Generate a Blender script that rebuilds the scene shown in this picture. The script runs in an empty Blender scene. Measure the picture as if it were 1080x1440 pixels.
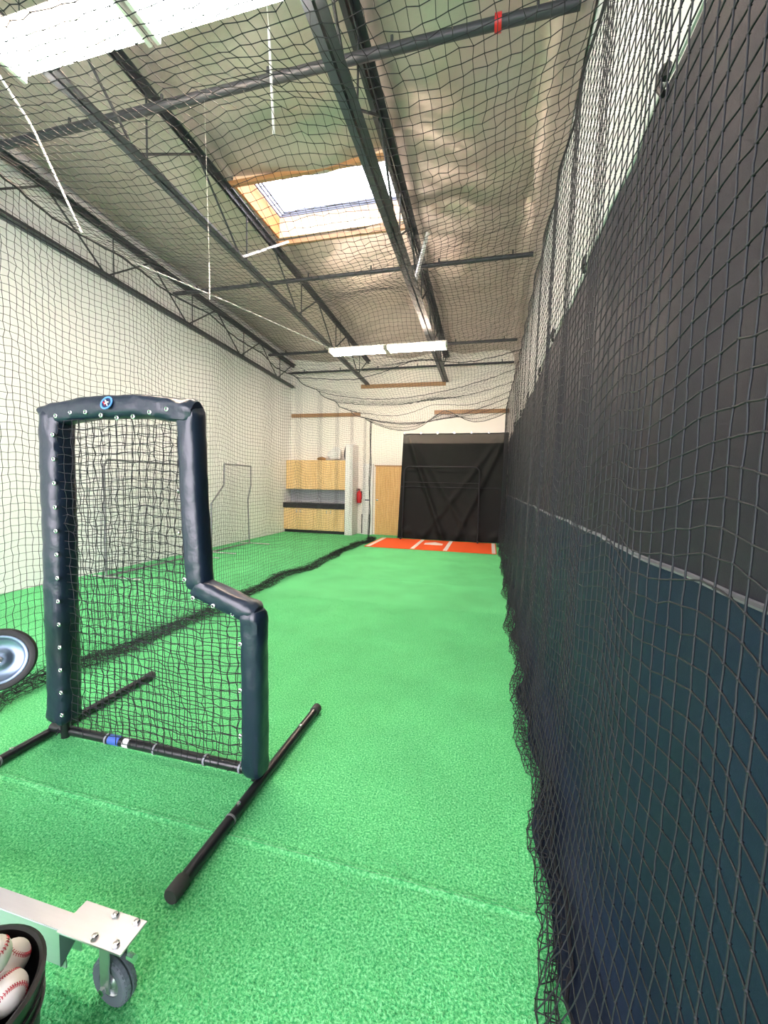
import bpy, math, random
import numpy as np
from mathutils import Vector, Matrix
PI = math.pi
random.seed(7); RNG = np.random.default_rng(11)
scene = bpy.context.scene
COL = scene.collection

# ------------------------------------------------------------------ camera
FPX = 575.0; YAW, PITCH, ROLL = (math.radians(a) for a in (-14.25, -3.88, 1.21)); EYE = 1.45
_f = Vector((math.sin(YAW)*math.cos(PITCH), math.cos(YAW)*math.cos(PITCH), math.sin(PITCH)))
_r = Vector((math.cos(YAW), -math.sin(YAW), 0)); _u = _r.cross(_f)
_r2 = _r*math.cos(ROLL)+_u*math.sin(ROLL); _u2 = _u*math.cos(ROLL)-_r*math.sin(ROLL)
cam_d = bpy.data.cameras.new('camera'); cam = bpy.data.objects.new('camera', cam_d); COL.objects.link(cam)
M = Matrix.Identity(4)
for i in range(3):
    M[i][0] = _r2[i]; M[i][1] = _u2[i]; M[i][2] = -_f[i]
M[2][3] = EYE
cam.matrix_world = M
cam_d.sensor_fit = 'AUTO'; cam_d.sensor_width = 36; cam_d.lens = FPX/1440*36
cam_d.clip_start = 0.02; cam_d.clip_end = 200
scene.camera = cam

# ------------------------------------------------------------------ light and exposure
SKY = 5.6; LAMP = 52.0
scene.view_settings.view_transform = 'Standard'; scene.view_settings.look = 'None'
scene.view_settings.gamma = 1; scene.view_settings.use_curve_mapping = False
scene.view_settings.exposure = 1.2
world = bpy.data.worlds.new('sky'); scene.world = world; world.use_nodes = True
wn = world.node_tree.nodes['Background']
wn.inputs['Color'].default_value = (0.96, 0.90, 1.0, 1); wn.inputs['Strength'].default_value = SKY

def portal(name, loc, rot, sx, sy):
    l = bpy.data.lights.new(name, 'AREA'); l.shape = 'RECTANGLE'; l.size = sx; l.size_y = sy
    l.cycles.is_portal = True
    o = bpy.data.objects.new(name, l); COL.objects.link(o); o.location = loc; o.rotation_euler = rot
    return o

# ------------------------------------------------------------------ layout (metres, camera at x=0,y=0)
XL, XR, YB, YF = -5.78, 0.56, 11.3, -3.2          # room
def z_low(y): return 4.68-0.04*y                   # truss bottom chord
def z_up(y): return 5.45-0.05*y                    # truss top chord
def z_roof(y): return 5.60-0.05*y
SKX0, SKX1, SKY0, SKY1 = -3.32, -1.32, 4.92, 6.05  # skylight
portal('skylight_portal', ((SKX0+SKX1)/2, (SKY0+SKY1)/2, z_roof(5.5)+0.5), (0, 0, 0), SKX1-SKX0, SKY1-SKY0)
DX0, DX1, DZ = -5.2, 0.3, 3.9                      # roll-up door opening behind the camera
portal('door_portal', ((DX0+DX1)/2, YF, DZ/2), (PI/2, 0, 0), DX1-DX0, DZ)
bpy.data.objects['door_portal'].rotation_euler = (PI/2, 0, 0)

# ------------------------------------------------------------------ materials
MATS = {}
def mat(name, col, rough=0.6, metal=0.0, var=0.0, vscale=8.0, bump=0.0, bscale=40.0, bdist=0.01, spec=0.5, sheen=0, coat=0, stretch=None, emit=0):
    if name in MATS: return MATS[name]
    m = bpy.data.materials.new(name); m.use_nodes = True; nt = m.node_tree; b = nt.nodes['Principled BSDF']
    b.inputs['Base Color'].default_value = (*col, 1); b.inputs['Roughness'].default_value = rough; b.inputs['Metallic'].default_value = metal
    b.inputs['Specular IOR Level'].default_value = spec
    if sheen: b.inputs['Sheen Weight'].default_value = sheen
    if coat: b.inputs['Coat Weight'].default_value = coat; b.inputs['Coat Roughness'].default_value = 0.2
    if emit:
        b.inputs['Emission Color'].default_value = (*col, 1); b.inputs['Emission Strength'].default_value = emit
    tc = nt.nodes.new('ShaderNodeTexCoord'); src = tc.outputs['Object']
    if stretch:
        mp = nt.nodes.new('ShaderNodeMapping'); mp.inputs['Scale'].default_value = stretch
        nt.links.new(src, mp.inputs['Vector']); src = mp.outputs['Vector']
    if var:
        n = nt.nodes.new('ShaderNodeTexNoise'); n.inputs['Scale'].default_value = vscale; n.inputs['Detail'].default_value = 5
        nt.links.new(src, n.inputs['Vector'])
        mx = nt.nodes.new('ShaderNodeMix'); mx.data_type = 'RGBA'
        mx.inputs[6].default_value = (*[c*(1-var) for c in col], 1); mx.inputs[7].default_value = (*[min(1, c*(1+var)) for c in col], 1)
        nt.links.new(n.outputs['Fac'], mx.inputs[0]); nt.links.new(mx.outputs[2], b.inputs['Base Color'])
    if bump:
        n = nt.nodes.new('ShaderNodeTexNoise'); n.inputs['Scale'].default_value = bscale; n.inputs['Detail'].default_value = 4
        nt.links.new(src, n.inputs['Vector'])
        bp = nt.nodes.new('ShaderNodeBump'); bp.inputs['Strength'].default_value = bump; bp.inputs['Distance'].default_value = bdist
        nt.links.new(n.outputs['Fac'], bp.inputs['Height']); nt.links.new(bp.outputs['Normal'], b.inputs['Normal'])
    MATS[name] = m
    return m

def turf_mat():
    m = bpy.data.materials.new('turf'); m.use_nodes = True; nt = m.node_tree; b = nt.nodes['Principled BSDF']; L = nt.links.new
    tc = nt.nodes.new('ShaderNodeTexCoord')
    def noise(s, d, r=0.6):
        n = nt.nodes.new('ShaderNodeTexNoise'); n.inputs['Scale'].default_value = s; n.inputs['Detail'].default_value = d
        n.inputs['Roughness'].default_value = r; L(tc.outputs['Object'], n.inputs['Vector']); return n
    n1 = noise(120, 3, .65); n2 = noise(1.6, 4)
    rp = nt.nodes.new('ShaderNodeValToRGB'); L(n1.outputs['Fac'], rp.inputs['Fac'])
    e = rp.color_ramp.elements; e[0].position = 0.34; e[0].color = (0.024, 0.36, 0.115, 1); e[1].position = 0.66; e[1].color = (0.29, 0.83, 0.40, 1)
    mid = e.new(0.5); mid.color = (0.125, 0.59, 0.215, 1)
    hs = nt.nodes.new('ShaderNodeHueSaturation'); L(rp.outputs['Color'], hs.inputs['Color'])
    mr = nt.nodes.new('ShaderNodeMapRange'); L(n2.outputs['Fac'], mr.inputs['Value'])
    mr.inputs['From Min'].default_value = 0.3; mr.inputs['From Max'].default_value = 0.7; mr.inputs['To Min'].default_value = 0.88; mr.inputs['To Max'].default_value = 1.1
    L(mr.outputs['Result'], hs.inputs['Value']); L(hs.outputs['Color'], b.inputs['Base Color'])
    bp = nt.nodes.new('ShaderNodeBump'); bp.inputs['Strength'].default_value = 0.6; bp.inputs['Distance'].default_value = 0.012
    L(n1.outputs['Fac'], bp.inputs['Height']); L(bp.outputs['Normal'], b.inputs['Normal'])
    b.inputs['Roughness'].default_value = 0.85; b.inputs['Specular IOR Level'].default_value = 0.2
    MATS['turf'] = m; return m

def wood_mat(name, c1, c2, scale=1.0, axis='Z'):
    m = bpy.data.materials.new(name); m.use_nodes = True; nt = m.node_tree; b = nt.nodes['Principled BSDF']; L = nt.links.new
    tc = nt.nodes.new('ShaderNodeTexCoord'); mp = nt.nodes.new('ShaderNodeMapping')
    mp.inputs['Scale'].default_value = {'Z': (9*scale, 9*scale, 0.9*scale), 'X': (0.9*scale, 9*scale, 9*scale)}[axis]
    L(tc.outputs['Object'], mp.inputs['Vector'])
    n = nt.nodes.new('ShaderNodeTexNoise'); n.inputs['Scale'].default_value = 2; n.inputs['Detail'].default_value = 6; n.inputs['Distortion'].default_value = 1.2
    L(mp.outputs['Vector'], n.inputs['Vector'])
    rp = nt.nodes.new('ShaderNodeValToRGB'); L(n.outputs['Fac'], rp.inputs['Fac'])
    rp.color_ramp.elements[0].position = 0.3; rp.color_ramp.elements[0].color = (*c1, 1)
    rp.color_ramp.elements[1].position = 0.7; rp.color_ramp.elements[1].color = (*c2, 1)
    L(rp.outputs['Color'], b.inputs['Base Color']); b.inputs['Roughness'].default_value = 0.45
    MATS[name] = m; return m

def see_through(name, col, t, rough=0.8, translucent=False):
    m = bpy.data.materials.new(name); m.use_nodes = True; nt = m.node_tree
    b = nt.nodes['Principled BSDF']; out = nt.nodes['Material Output']
    b.inputs['Base Color'].default_value = (*col, 1); b.inputs['Roughness'].default_value = rough
    tr = nt.nodes.new('ShaderNodeBsdfTransparent'); mx = nt.nodes.new('ShaderNodeMixShader'); mx.inputs[0].default_value = t
    nt.links.new(b.outputs[0], mx.inputs[1]); nt.links.new(tr.outputs[0], mx.inputs[2]); nt.links.new(mx.outputs[0], out.inputs['Surface'])
    MATS[name] = m; return m

TURF = turf_mat()
WALL = mat('white_wall_paint', (0.87, 0.86, 0.86), 0.6, var=0.03, vscale=1.5, bump=0.08, bscale=60)
WALL_B = mat('warm_white_wall_paint', (0.86, 0.82, 0.75), 0.6, var=0.04, vscale=1.5)
FOIL = mat('foil_insulation', (0.52, 0.46, 0.43), 0.45, metal=0.65, var=0.14, vscale=1.3, bump=0.5, bscale=5, bdist=0.05)
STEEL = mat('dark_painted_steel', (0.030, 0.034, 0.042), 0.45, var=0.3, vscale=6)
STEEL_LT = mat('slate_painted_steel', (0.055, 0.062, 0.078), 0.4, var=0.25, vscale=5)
CORD = mat('black_cord', (0.011, 0.012, 0.016), 0.6, spec=0.4)
CORD_R = mat('black_twisted_cord', (0.009, 0.011, 0.015), 0.6, spec=0.45)
ROPE = mat('white_rope', (0.75, 0.73, 0.70), 0.7)
CANVAS = mat('black_canvas', (0.0075, 0.0170, 0.0380), 0.55, var=0.25, vscale=2.2, bump=0.3, bscale=420, bdist=0.002, spec=0.3)
CANVAS_U = mat('lamplit_black_canvas', (0.0125, 0.0125, 0.0205), 0.6, var=0.3, vscale=1.8, bump=0.3, bscale=420, bdist=0.002, spec=0.4)  # upper cloth differs slightly; near lamp's light on it also put into this colour
CURTAIN = mat('black_curtain_cloth', (0.0048, 0.0055, 0.0052), 0.7, var=0.25, vscale=3, spec=.25)
SHEER = see_through('sheer_black_mesh_cloth', (0.022, 0.019, 0.016), 0.10)
VINYL = mat('black_vinyl', (0.008, 0.016, 0.032), 0.33, spec=0.6, bump=0.45, bscale=13, bdist=0.012)
BLACKTUBE = mat('black_powder_coat', (0.010, 0.011, 0.013), 0.28, spec=0.6)
RUBBER = mat('black_rubber', (0.012, 0.012, 0.013), 0.6)
GREYRUB = mat('grey_rubber', (0.15, 0.17, 0.22), 0.6)
NICKEL = mat('nickel', (0.75, 0.75, 0.76), 0.25, metal=1.0)
ALU = mat('brushed_aluminium', (0.66, 0.67, 0.72), 0.34, metal=0.85, var=0.05, vscale=10, bump=0.05, bscale=120, stretch=(1, 12, 12))
GREYTUBE = mat('grey_steel_tube', (0.22, 0.22, 0.23), 0.4, metal=0.3)
ORANGE = mat('orange_turf_mat', (0.80, 0.10, 0.014), 0.8, var=0.15, vscale=120)
LINE = mat('white_line', (0.82, 0.78, 0.74), 0.7, var=0.05, vscale=40)
WHITE = mat('white_paint', (0.82, 0.82, 0.80), 0.4)
RED = mat('red_paint', (0.5, 0.012, 0.015), 0.3)
BLACK = mat('black_plastic', (0.012, 0.012, 0.013), 0.4)
COUNTER = mat('dark_stone_worktop', (0.015, 0.015, 0.017), 0.25, var=0.4, vscale=60)
GREYTILE = mat('grey_backsplash', (0.36, 0.38, 0.40), 0.5, var=0.06)
MAPLE = wood_mat('maple_veneer', (0.72, 0.46, 0.19), (0.84, 0.60, 0.30))
PINE = wood_mat('pine_door', (0.62, 0.35, 0.11), (0.76, 0.49, 0.19))
BEAM = wood_mat('timber_ledger', (0.30, 0.15, 0.06), (0.42, 0.24, 0.11), axis='X')
PLY = mat('plywood_curb', (0.80, 0.60, 0.42), 0.6, var=0.1)
LEATHER = mat('white_leather', (0.80, 0.76, 0.72), 0.5, var=0.06, vscale=30)
STITCH = mat('red_stitching', (0.45, 0.03, 0.05), 0.6)
GLASS = see_through('skylight_glazing', (0.9, 0.93, 0.95), 0.88, 0.3)
TUBE = mat('lit_fluorescent_tube', (1.0, 0.82, 0.68), 0.4, emit=LAMP)
ENAMEL = mat('white_enamel', (0.85, 0.83, 0.78), 0.35)
CONCRETE = mat('concrete', (0.45, 0.44, 0.42), 0.8, var=0.1)

# ------------------------------------------------------------------ mesh helpers
class MB:
    def __init__(s): s.v = []; s.f = []; s.n = 0
    def add(s, v, f):
        v = np.asarray(v, float); s.v.append(v); n = s.n
        s.f.extend([tuple(i+n for i in q) for q in f]); s.n += len(v); return s
    def box(s, a, b):
        x0, y0, z0 = a; x1, y1, z1 = b
        return s.add([(x0,y0,z0),(x1,y0,z0),(x1,y1,z0),(x0,y1,z0),(x0,y0,z1),(x1,y0,z1),(x1,y1,z1),(x0,y1,z1)],
                     [(0,3,2,1),(4,5,6,7),(0,1,5,4),(1,2,6,5),(2,3,7,6),(3,0,4,7)])
    def bar(s, p, q, w, h, up=(0,0,1)):
        p = np.array(p, float); q = np.array(q, float); t = q-p; t /= np.linalg.norm(t); up = np.array(up, float)
        sd = np.cross(t, up)
        if np.linalg.norm(sd) < 1e-3: sd = np.cross(t, (1,0,0))
        sd /= np.linalg.norm(sd); u = np.cross(sd, t); c = []
        for e in (p, q):
            for a, b in ((-1,-1),(1,-1),(1,1),(-1,1)): c.append(e+sd*a*w/2+u*b*h/2)
        return s.add(c, [(0,3,2,1),(4,5,6,7),(0,1,5,4),(1,2,6,5),(2,3,7,6),(3,0,4,7)])
    def tube(s, path, r, k=8, closed=False, caps=True, ey=1.0):
        P = np.asarray(path, float); N = len(P); r = np.broadcast_to(np.asarray(r, float), (N,))
        T = np.gradient(P, axis=0) if not closed else np.roll(P, -1, 0)-np.roll(P, 1, 0)
        T /= np.linalg.norm(T, axis=1)[:, None]+1e-12
        a = np.array((0,0,1.0)) if abs(T[0][2]) < .9 else np.array((1.0,0,0))
        n = np.cross(T[0], a); n /= np.linalg.norm(n); V = []
        ang = np.arange(k)*2*PI/k
        for i in range(N):
            n = n-T[i]*(n@T[i]); n /= np.linalg.norm(n)+1e-12; b = np.cross(T[i], n)
            V.append(P[i]+r[i]*(np.cos(ang)[:,None]*n*ey+np.sin(ang)[:,None]*b))
        F = []
        for i in range(N if closed else N-1):
            j = (i+1) % N
            for c in range(k):
                d = (c+1) % k; F.append((i*k+c, i*k+d, j*k+d, j*k+c))
        if caps and not closed:
            F.append(tuple(range(k-1, -1, -1))); F.append(tuple((N-1)*k+c for c in range(k)))
        return s.add(np.concatenate(V), F)
    def cyl(s, p, q, r, k=16, r2=None): return s.tube([p, q], [r, r if r2 is None else r2], k)
    def lathe(s, prof, k=24, origin=(0,0,0), axis=(0,0,1), closed=False):
        ax = np.array(axis, float); ax /= np.linalg.norm(ax)
        a = np.array((1.0,0,0)) if abs(ax[0]) < .9 else np.array((0,1.0,0))
        u = np.cross(ax, a); u /= np.linalg.norm(u); w = np.cross(ax, u); o = np.array(origin, float)
        ang = np.arange(k)*2*PI/k; V = []
        for (r, h) in prof: V.append(o+ax*h+r*(np.cos(ang)[:,None]*u+np.sin(ang)[:,None]*w))
        F = []; n = len(prof)
        for i in range(n if closed else n-1):
            j = (i+1) % n
            for c in range(k): d = (c+1) % k; F.append((i*k+c, i*k+d, j*k+d, j*k+c))
        if not closed:
            if prof[0][0] > 1e-6: F.append(tuple(range(k-1, -1, -1)))
            if prof[-1][0] > 1e-6: F.append(tuple((n-1)*k+c for c in range(k)))
        return s.add(np.concatenate(V), F)
    def grid(s, P):
        P = np.asarray(P, float); a, b = P.shape[:2]
        F = [(i*b+j, (i+1)*b+j, (i+1)*b+j+1, i*b+j+1) for i in range(a-1) for j in range(b-1)]
        return s.add(P.reshape(-1, 3), F)
    def prism(s, poly, y0, y1):
        n = len(poly); V = [(x, y0, z) for x, z in poly]+[(x, y1, z) for x, z in poly]
        F = [tuple(range(n)), tuple(range(2*n-1, n-1, -1))]+[(i, i+n, (i+1) % n+n, (i+1) % n) for i in range(n)]
        return s.add(V, F)
    def mesh(s, name, m, off=(0,0,0), smooth=False):
        me = bpy.data.meshes.new(name); V = np.concatenate(s.v)-np.array(off)
        me.from_pydata(V.tolist(), [], s.f); me.materials.append(m)
        if smooth:
            me.polygons.foreach_set('use_smooth', np.ones(len(me.polygons), bool))
            try: me.set_sharp_from_angle(angle=math.radians(40))
            except Exception: pass
        me.update(); return me
    def build(s, name, m, parent=None, smooth=False, bevel=0):
        off = tuple(parent_origin(parent)) if parent else (0,0,0)
        o = bpy.data.objects.new(name, s.mesh(name, m, off, smooth)); COL.objects.link(o)
        if parent: o.parent = parent
        if bevel:
            b = o.modifiers.new('bevel', 'BEVEL'); b.width = bevel; b.segments = 2; b.limit_method = 'ANGLE'
        return o
def parent_origin(p):
    v = Vector((0,0,0))
    while p: v += p.location; p = p.parent
    return v
def tag(o, label, cat, group=None):
    o['label'] = label; o['category'] = cat
    if group: o['group'] = group
    return o
def thing(name, loc, label, cat, group=None):
    o = bpy.data.objects.new(name, None); COL.objects.link(o); o.location = loc; o.empty_display_size = 0.1
    return tag(o, label, cat, group)
def struct(o, label=None, cat=None):
    o['kind'] = 'structure'
    if label: o['label'] = label
    if cat: o['category'] = cat
    return o
def inst(name, me, parent, loc, rot=(0,0,0), scale=(1,1,1)):
    o = bpy.data.objects.new(name, me); COL.objects.link(o)
    if parent: o.parent = parent; o.location = Vector(loc)-parent_origin(parent)
    else: o.location = loc
    o.rotation_euler = rot; o.scale = scale
    return o
def fast_mesh(name, V, F, m, smooth=True):
    V = np.ascontiguousarray(V, np.float32); F = np.ascontiguousarray(F, np.int32)
    me = bpy.data.meshes.new(name); k = F.shape[1]
    me.vertices.add(len(V)); me.vertices.foreach_set('co', V.ravel())
    me.loops.add(F.size); me.loops.foreach_set('vertex_index', F.ravel())
    me.polygons.add(len(F)); me.polygons.foreach_set('loop_start', np.arange(0, F.size, k, dtype=np.int32))
    if smooth: me.polygons.foreach_set('use_smooth', np.ones(len(F), bool))
    me.materials.append(m); me.update(calc_edges=True); return me
def net_arrays(G, r, k=4, sub=1, wig=0.0, mask=None):
    """G: (a,b,3) knot positions -> tube cords along both directions."""
    outV, outF, n0 = [], [], 0
    for ax in (0, 1):
        A = G if ax == 0 else G.transpose(1, 0, 2)          # cords run along axis 0 of A
        Mk = None if mask is None else (mask if ax == 0 else mask.T)
        a, b = A.shape[:2]
        if sub > 1:
            t = np.linspace(0, 1, sub+1)[:-1]; S = []
            for q in t:
                S.append(A[:-1]*(1-q)+A[1:]*q+(RNG.normal(0, wig, (a-1, b, 3)) if q > 0 else 0))
            B = np.stack(S, 1).reshape((a-1)*sub, b, 3); A = np.concatenate([B, A[-1:]])
        T = np.gradient(A, axis=0); T /= np.linalg.norm(T, axis=2)[..., None]+1e-9
        up = np.array((0.31, 0.52, 0.79)); N = np.cross(T, up); N /= np.linalg.norm(N, axis=2)[..., None]+1e-9
        Bn = np.cross(T, N); an = np.arange(k)*2*PI/k
        V = A[:, :, None, :]+r*(np.cos(an)[None, None, :, None]*N[:, :, None]+np.sin(an)[None, None, :, None]*Bn[:, :, None])
        a2 = A.shape[0]; idx = np.arange(a2*b*k).reshape(a2, b, k)
        q = np.stack([idx[:-1], np.roll(idx[:-1], -1, 2), np.roll(idx[1:], -1, 2), idx[1:]], -1)
        if Mk is not None:
            sg = Mk[:-1] & Mk[1:]
            if sub > 1: sg = np.repeat(sg, sub, 0)
            q = q[sg]
        outV.append(V.reshape(-1, 3)); outF.append(q.reshape(-1, 4)+n0); n0 += a2*b*k
    return np.concatenate(outV), np.concatenate(outF)
def knots(P, r):
    P = P.reshape(-1, 3); n = len(P)
    o = np.array([(1,0,0),(-1,0,0),(0,1,0),(0,-1,0),(0,0,1),(0,0,-1)], float)*r
    V = (P[:, None]+o[None]).reshape(-1, 3)
    t = np.array([(0,2,4),(2,1,4),(1,3,4),(3,0,4),(2,0,5),(1,2,5),(3,1,5),(0,3,5)])
    return V, (np.arange(n)[:, None, None]*6+t[None]).reshape(-1, 3)
def link_mesh(name, me, parent=None):
    o = bpy.data.objects.new(name, me); COL.objects.link(o)
    if parent:
        o.parent = parent; o.location = -parent_origin(parent)
    return o
def snoise(x, seed, octs=3):
    """smooth 1-D pseudo noise in about -1..1"""
    r = np.random.default_rng(seed); y = np.zeros_like(np.asarray(x, float))
    for i in range(octs):
        y = y+np.sin(np.asarray(x)*(1.0+i*0.83+r.random()*.5)+r.random()*6.28)/(1+i*.6)
    return y/2.0

# ================================================================== SETTING
floor = struct(MB().box((XL-.15, YF-3, -.2), (XR+.15, YB+.2, -0.012)).build('floor', CONCRETE), 'flat floor slab covered by green artificial turf', 'floor')
seams = [YF, 1.385, 5.95, YB]
for i in range(3):
    y0, y1 = seams[i]+.0005, seams[i+1]-.0005
    ys = np.array([y0, y0+.006, y0+.022, y1-.022, y1-.006, y1]); zs = np.array([.004, .004, 0, 0, .004, .004])
    if i == 0: zs[:3] = 0
    if i == 2: zs[3:] = 0
    xs = np.array([XL+.01, -3, 0, XR-.01])
    P = np.zeros((len(xs), len(ys), 3)); P[..., 0] = xs[:, None]; P[..., 1] = ys[None]; P[..., 2] = zs[None]
    MB().grid(P).build('turf_roll', TURF, floor)
# turf pile near the camera
NBL = 170000; rb = np.random.default_rng(21)
bxx = rb.uniform(-3.3, .42, NBL*2); byy = .55+4.2*rb.random(NBL*2)**1.5
P0 = np.stack([bxx, byy], 1)[:NBL]
an = rb.uniform(0, 2*PI, NBL); le = rb.uniform(.005, .013, NBL); hh = rb.uniform(.003, .010, NBL); wd = rb.uniform(.0010, .0019, NBL)
dv = np.stack([np.cos(an), np.sin(an)], 1); sv = np.stack([-dv[:, 1], dv[:, 0]], 1)
Vb = np.zeros((NBL, 3, 3)); Vb[:, 0, :2] = P0-sv*wd[:, None]; Vb[:, 1, :2] = P0+sv*wd[:, None]; Vb[:, 2, :2] = P0+dv*le[:, None]; Vb[:, :2, 2] = .0005; Vb[:, 2, 2] = hh
pile = link_mesh('turf_pile', fast_mesh('turf_pile', Vb.reshape(-1, 3), np.arange(NBL*3).reshape(-1, 3), TURF, smooth=False), floor); pile['kind'] = 'stuff'
struct(MB().box((XL-.15, YF, 0), (XL, YB+.15, 5.9)).build('wall_left', WALL), 'tall plain white painted side wall', 'wall')
struct(MB().box((XR, YF, 0), (XR+.15, YB+.15, 5.9)).build('wall_right', WALL), 'white wall showing above the black canvas', 'wall')
wr = struct(MB().box((XL, YB, 0), (XR, YB+.15, 5.9)).build('wall_rear', WALL_B), 'warm white end wall behind the cabinets and curtain', 'wall')
m = MB().box((XL, YF-.15, DZ), (XR, YF, 5.9)).box((XL, YF-.15, 0), (DX0, YF, DZ)).box((DX1, YF-.15, 0), (XR, YF, DZ))
struct(m.build('wall_front', WALL), 'front wall with an open loading door', 'wall')
struct(MB().box((-14, -16, -.25), (8, YF-3, -0.02)).build('floor_apron', CONCRETE), 'pale concrete apron outside the loading door', 'floor')

# ceiling : foil-faced insulation sheets between the trusses, with the skylight hole
TX = [-5.70, -3.40, -1.22]
ceil_d = MB().grid([[(x, y, z_roof(y)+.22) for y in (YF, SKY0)] for x in (XL, XR)]).grid([[(x, y, z_roof(y)+.22) for y in (SKY1, YB+.1)] for x in (XL, XR)])
ceil_d.grid([[(x, y, z_roof(y)+.22) for y in (SKY0, SKY1)] for x in (XL, SKX0)]).grid([[(x, y, z_roof(y)+.22) for y in (SKY0, SKY1)] for x in (SKX1, XR)])
ceiling = struct(ceil_d.build('ceiling', mat('roof_deck', (.3, .28, .25), .8)), 'roof deck lined with silver foil insulation', 'ceiling')
def foil(x0, x1, y0, y1, seed):
    nx, ny = 22, max(8, int((y1-y0)*9)); u = np.linspace(0, 1, nx); y = np.linspace(y0, y1, ny)
    r = np.random.default_rng(seed); P = np.zeros((nx, ny, 3)); X = x0+(x1-x0)*u
    P[..., 0] = X[:, None]; P[..., 1] = y[None]
    sag = (np.sin(PI*u)**.7)[:, None]
    wob = .05*np.sin(y*1.9+seed)[None]*np.sin(u*5+seed)[:, None]+.025*np.sin(y*5.3+2*u[:, None]*4+seed)+.012*np.sin(y*13+u[:, None]*9*((seed % 3)-1))
    P[..., 2] = z_roof(y)[None]+.03-sag*(.09+wob)+r.normal(0, .003, (nx, ny))
    return MB().grid(P)
bays = [(XL, TX[0]), (TX[0], TX[1]), (TX[1], TX[2]), (TX[2], XR)]
k = 0
for (a, b) in bays[1:]:
    if a == TX[1]:
        segs = [(YF, 0.9), (0.9, SKY0-.01), (SKY1+.01, 8.3), (8.3, YB)]
    else: segs = [(YF, 2.0), (2.0, 6.5), (6.5, YB)]
    for (s0, s1) in segs:
        k = bays.index((a, b)); foil(a, b, s0, s1, k).build('foil_sheet', FOIL, ceiling, smooth=True)
ysf = np.linspace(YF, YB, 150); P = np.zeros((9, 150, 3))
for i, (x, d) in enumerate(((.10, .0), (.30, .02), (.42, .06), (.485, .14), (.515, .25), (.53, .40), (.538, .6), (.542, .8), (.545, .95))):
    P[i, :, 0] = x+.006*np.sin(ysf*3+i); P[i, :, 1] = ysf; P[i, :, 2] = np.maximum(z_roof(ysf)-d-.02*np.sin(ysf*4+i*.7)*(i < 5), 3.25)
MB().grid(P).build('foil_sheet', FOIL, ceiling, smooth=True)
# skylight: curb, glazing, frame bars
zr = z_roof(5.5)
w1 = struct(MB().box((SKX0, SKY0, zr+.28), (SKX1, SKY1, zr+.29)).build('window_1', GLASS), 'bright rectangular skylight in the foil ceiling', 'skylight')
T = .03
for nm, a, b, mt in (('curb_board', (SKX0-T, SKY0, zr-.06), (SKX0, SKY1, zr+.28), mat('orange_curb', (.75, .30, .10), .6, var=.2, vscale=3)),  # left board orange, the other three paler
                 ('curb_board', (SKX1, SKY0, zr-.06), (SKX1+T, SKY1, zr+.28), PLY),
                 ('curb_board', (SKX0-T, SKY0-T, zr-.06), (SKX1+T, SKY0, zr+.28), PLY),
                 ('curb_board', (SKX0-T, SKY1, zr-.06), (SKX1+T, SKY1+T, zr+.28), PLY)):
    MB().box(a, b).build(nm, mt, w1)
for yy in (SKY0-.05, SKY1+.05): MB().box((SKX0-.12, yy-.025, zr-.12-.05*(yy-5.5)), (SKX1+.1, yy+.025, zr-.06-.05*(yy-5.5))).build('trim_board', BEAM, w1)
FR = mat('skylight_frame_grey', (.10, .13, .19), .5)
for i, d in enumerate((.02, .09, .16)):
    MB().box((SKX0+d, SKY1-d-.02, zr+.22-i*.02), (SKX1-d, SKY1-d, zr+.24-i*.02)).build('frame_bar', FR, w1)
    MB().box((SKX0+d, SKY0+.02, zr+.22-i*.02), (SKX0+d+.02, SKY1-d, zr+.24-i*.02)).build('frame_bar', FR, w1)
# timber ledgers on the rear wall
for i, (x0, x1, z, n) in enumerate(((-5.75, -3.62, 3.42, 1), (-1.50, 0.45, 3.43, 2), (-3.60, -1.22, 4.19, 3))):
    d = .07
    struct(MB().box((x0, YB-d, z-.05), (x1, YB, z+.05)).build('trim_%d' % n, BEAM), ('timber ledger on the end wall above the cabinets', 'timber ledger on the end wall above the black curtain', 'high timber ledger between two truss ends')[i], 'ledger')

# ================================================================== ROOF STEEL
labels = ['dark steel roof truss running along the left white wall', 'dark steel roof truss left of the skylight', 'dark steel roof truss right of the skylight, nearest the black canvas']
for ti, tx in enumerate(TX):
    t = thing('roof_truss', (tx, 4, z_low(4)), labels[ti], 'truss', 'roof trusses')
    y0, y1 = YF+.05, YB-.03
    for s in (-1, 1):
        w = .055 if ti < 2 else .07
        g = MB().bar((tx+s*(w/2+.012), y0, z_low(y0)), (tx+s*(w/2+.012), y1, z_low(y1)), w, .012)
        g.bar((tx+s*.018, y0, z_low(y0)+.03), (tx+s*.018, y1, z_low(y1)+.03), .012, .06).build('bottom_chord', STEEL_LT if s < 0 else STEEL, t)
        g = MB().bar((tx+s*(w/2+.012), y0, z_up(y0)), (tx+s*(w/2+.012), y1, z_up(y1)), w, .014)
        g.bar((tx+s*.018, y0, z_up(y0)-.035), (tx+s*.018, y1, z_up(y1)-.035), .012, .07).build('top_chord', STEEL, t)
    y = 3.42-1.72*4; 
    while y < y1:
        for a, b in ((y, y-.86), (y, y+.86)):
            if y0 < a < y1 and y0 < b < y1:
                MB().cyl((tx, a, z_low(a)+.02), (tx, b, z_up(b)-.03), .014, 6).build('web', STEEL, t)
        if y0 < y < y1: MB().cyl((tx+.01, y+.12, z_low(y)+.02), (tx+.01, y+.12, z_up(y)-.03), .010, 6).build('web', STEEL, t)
        y += 1.72
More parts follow.
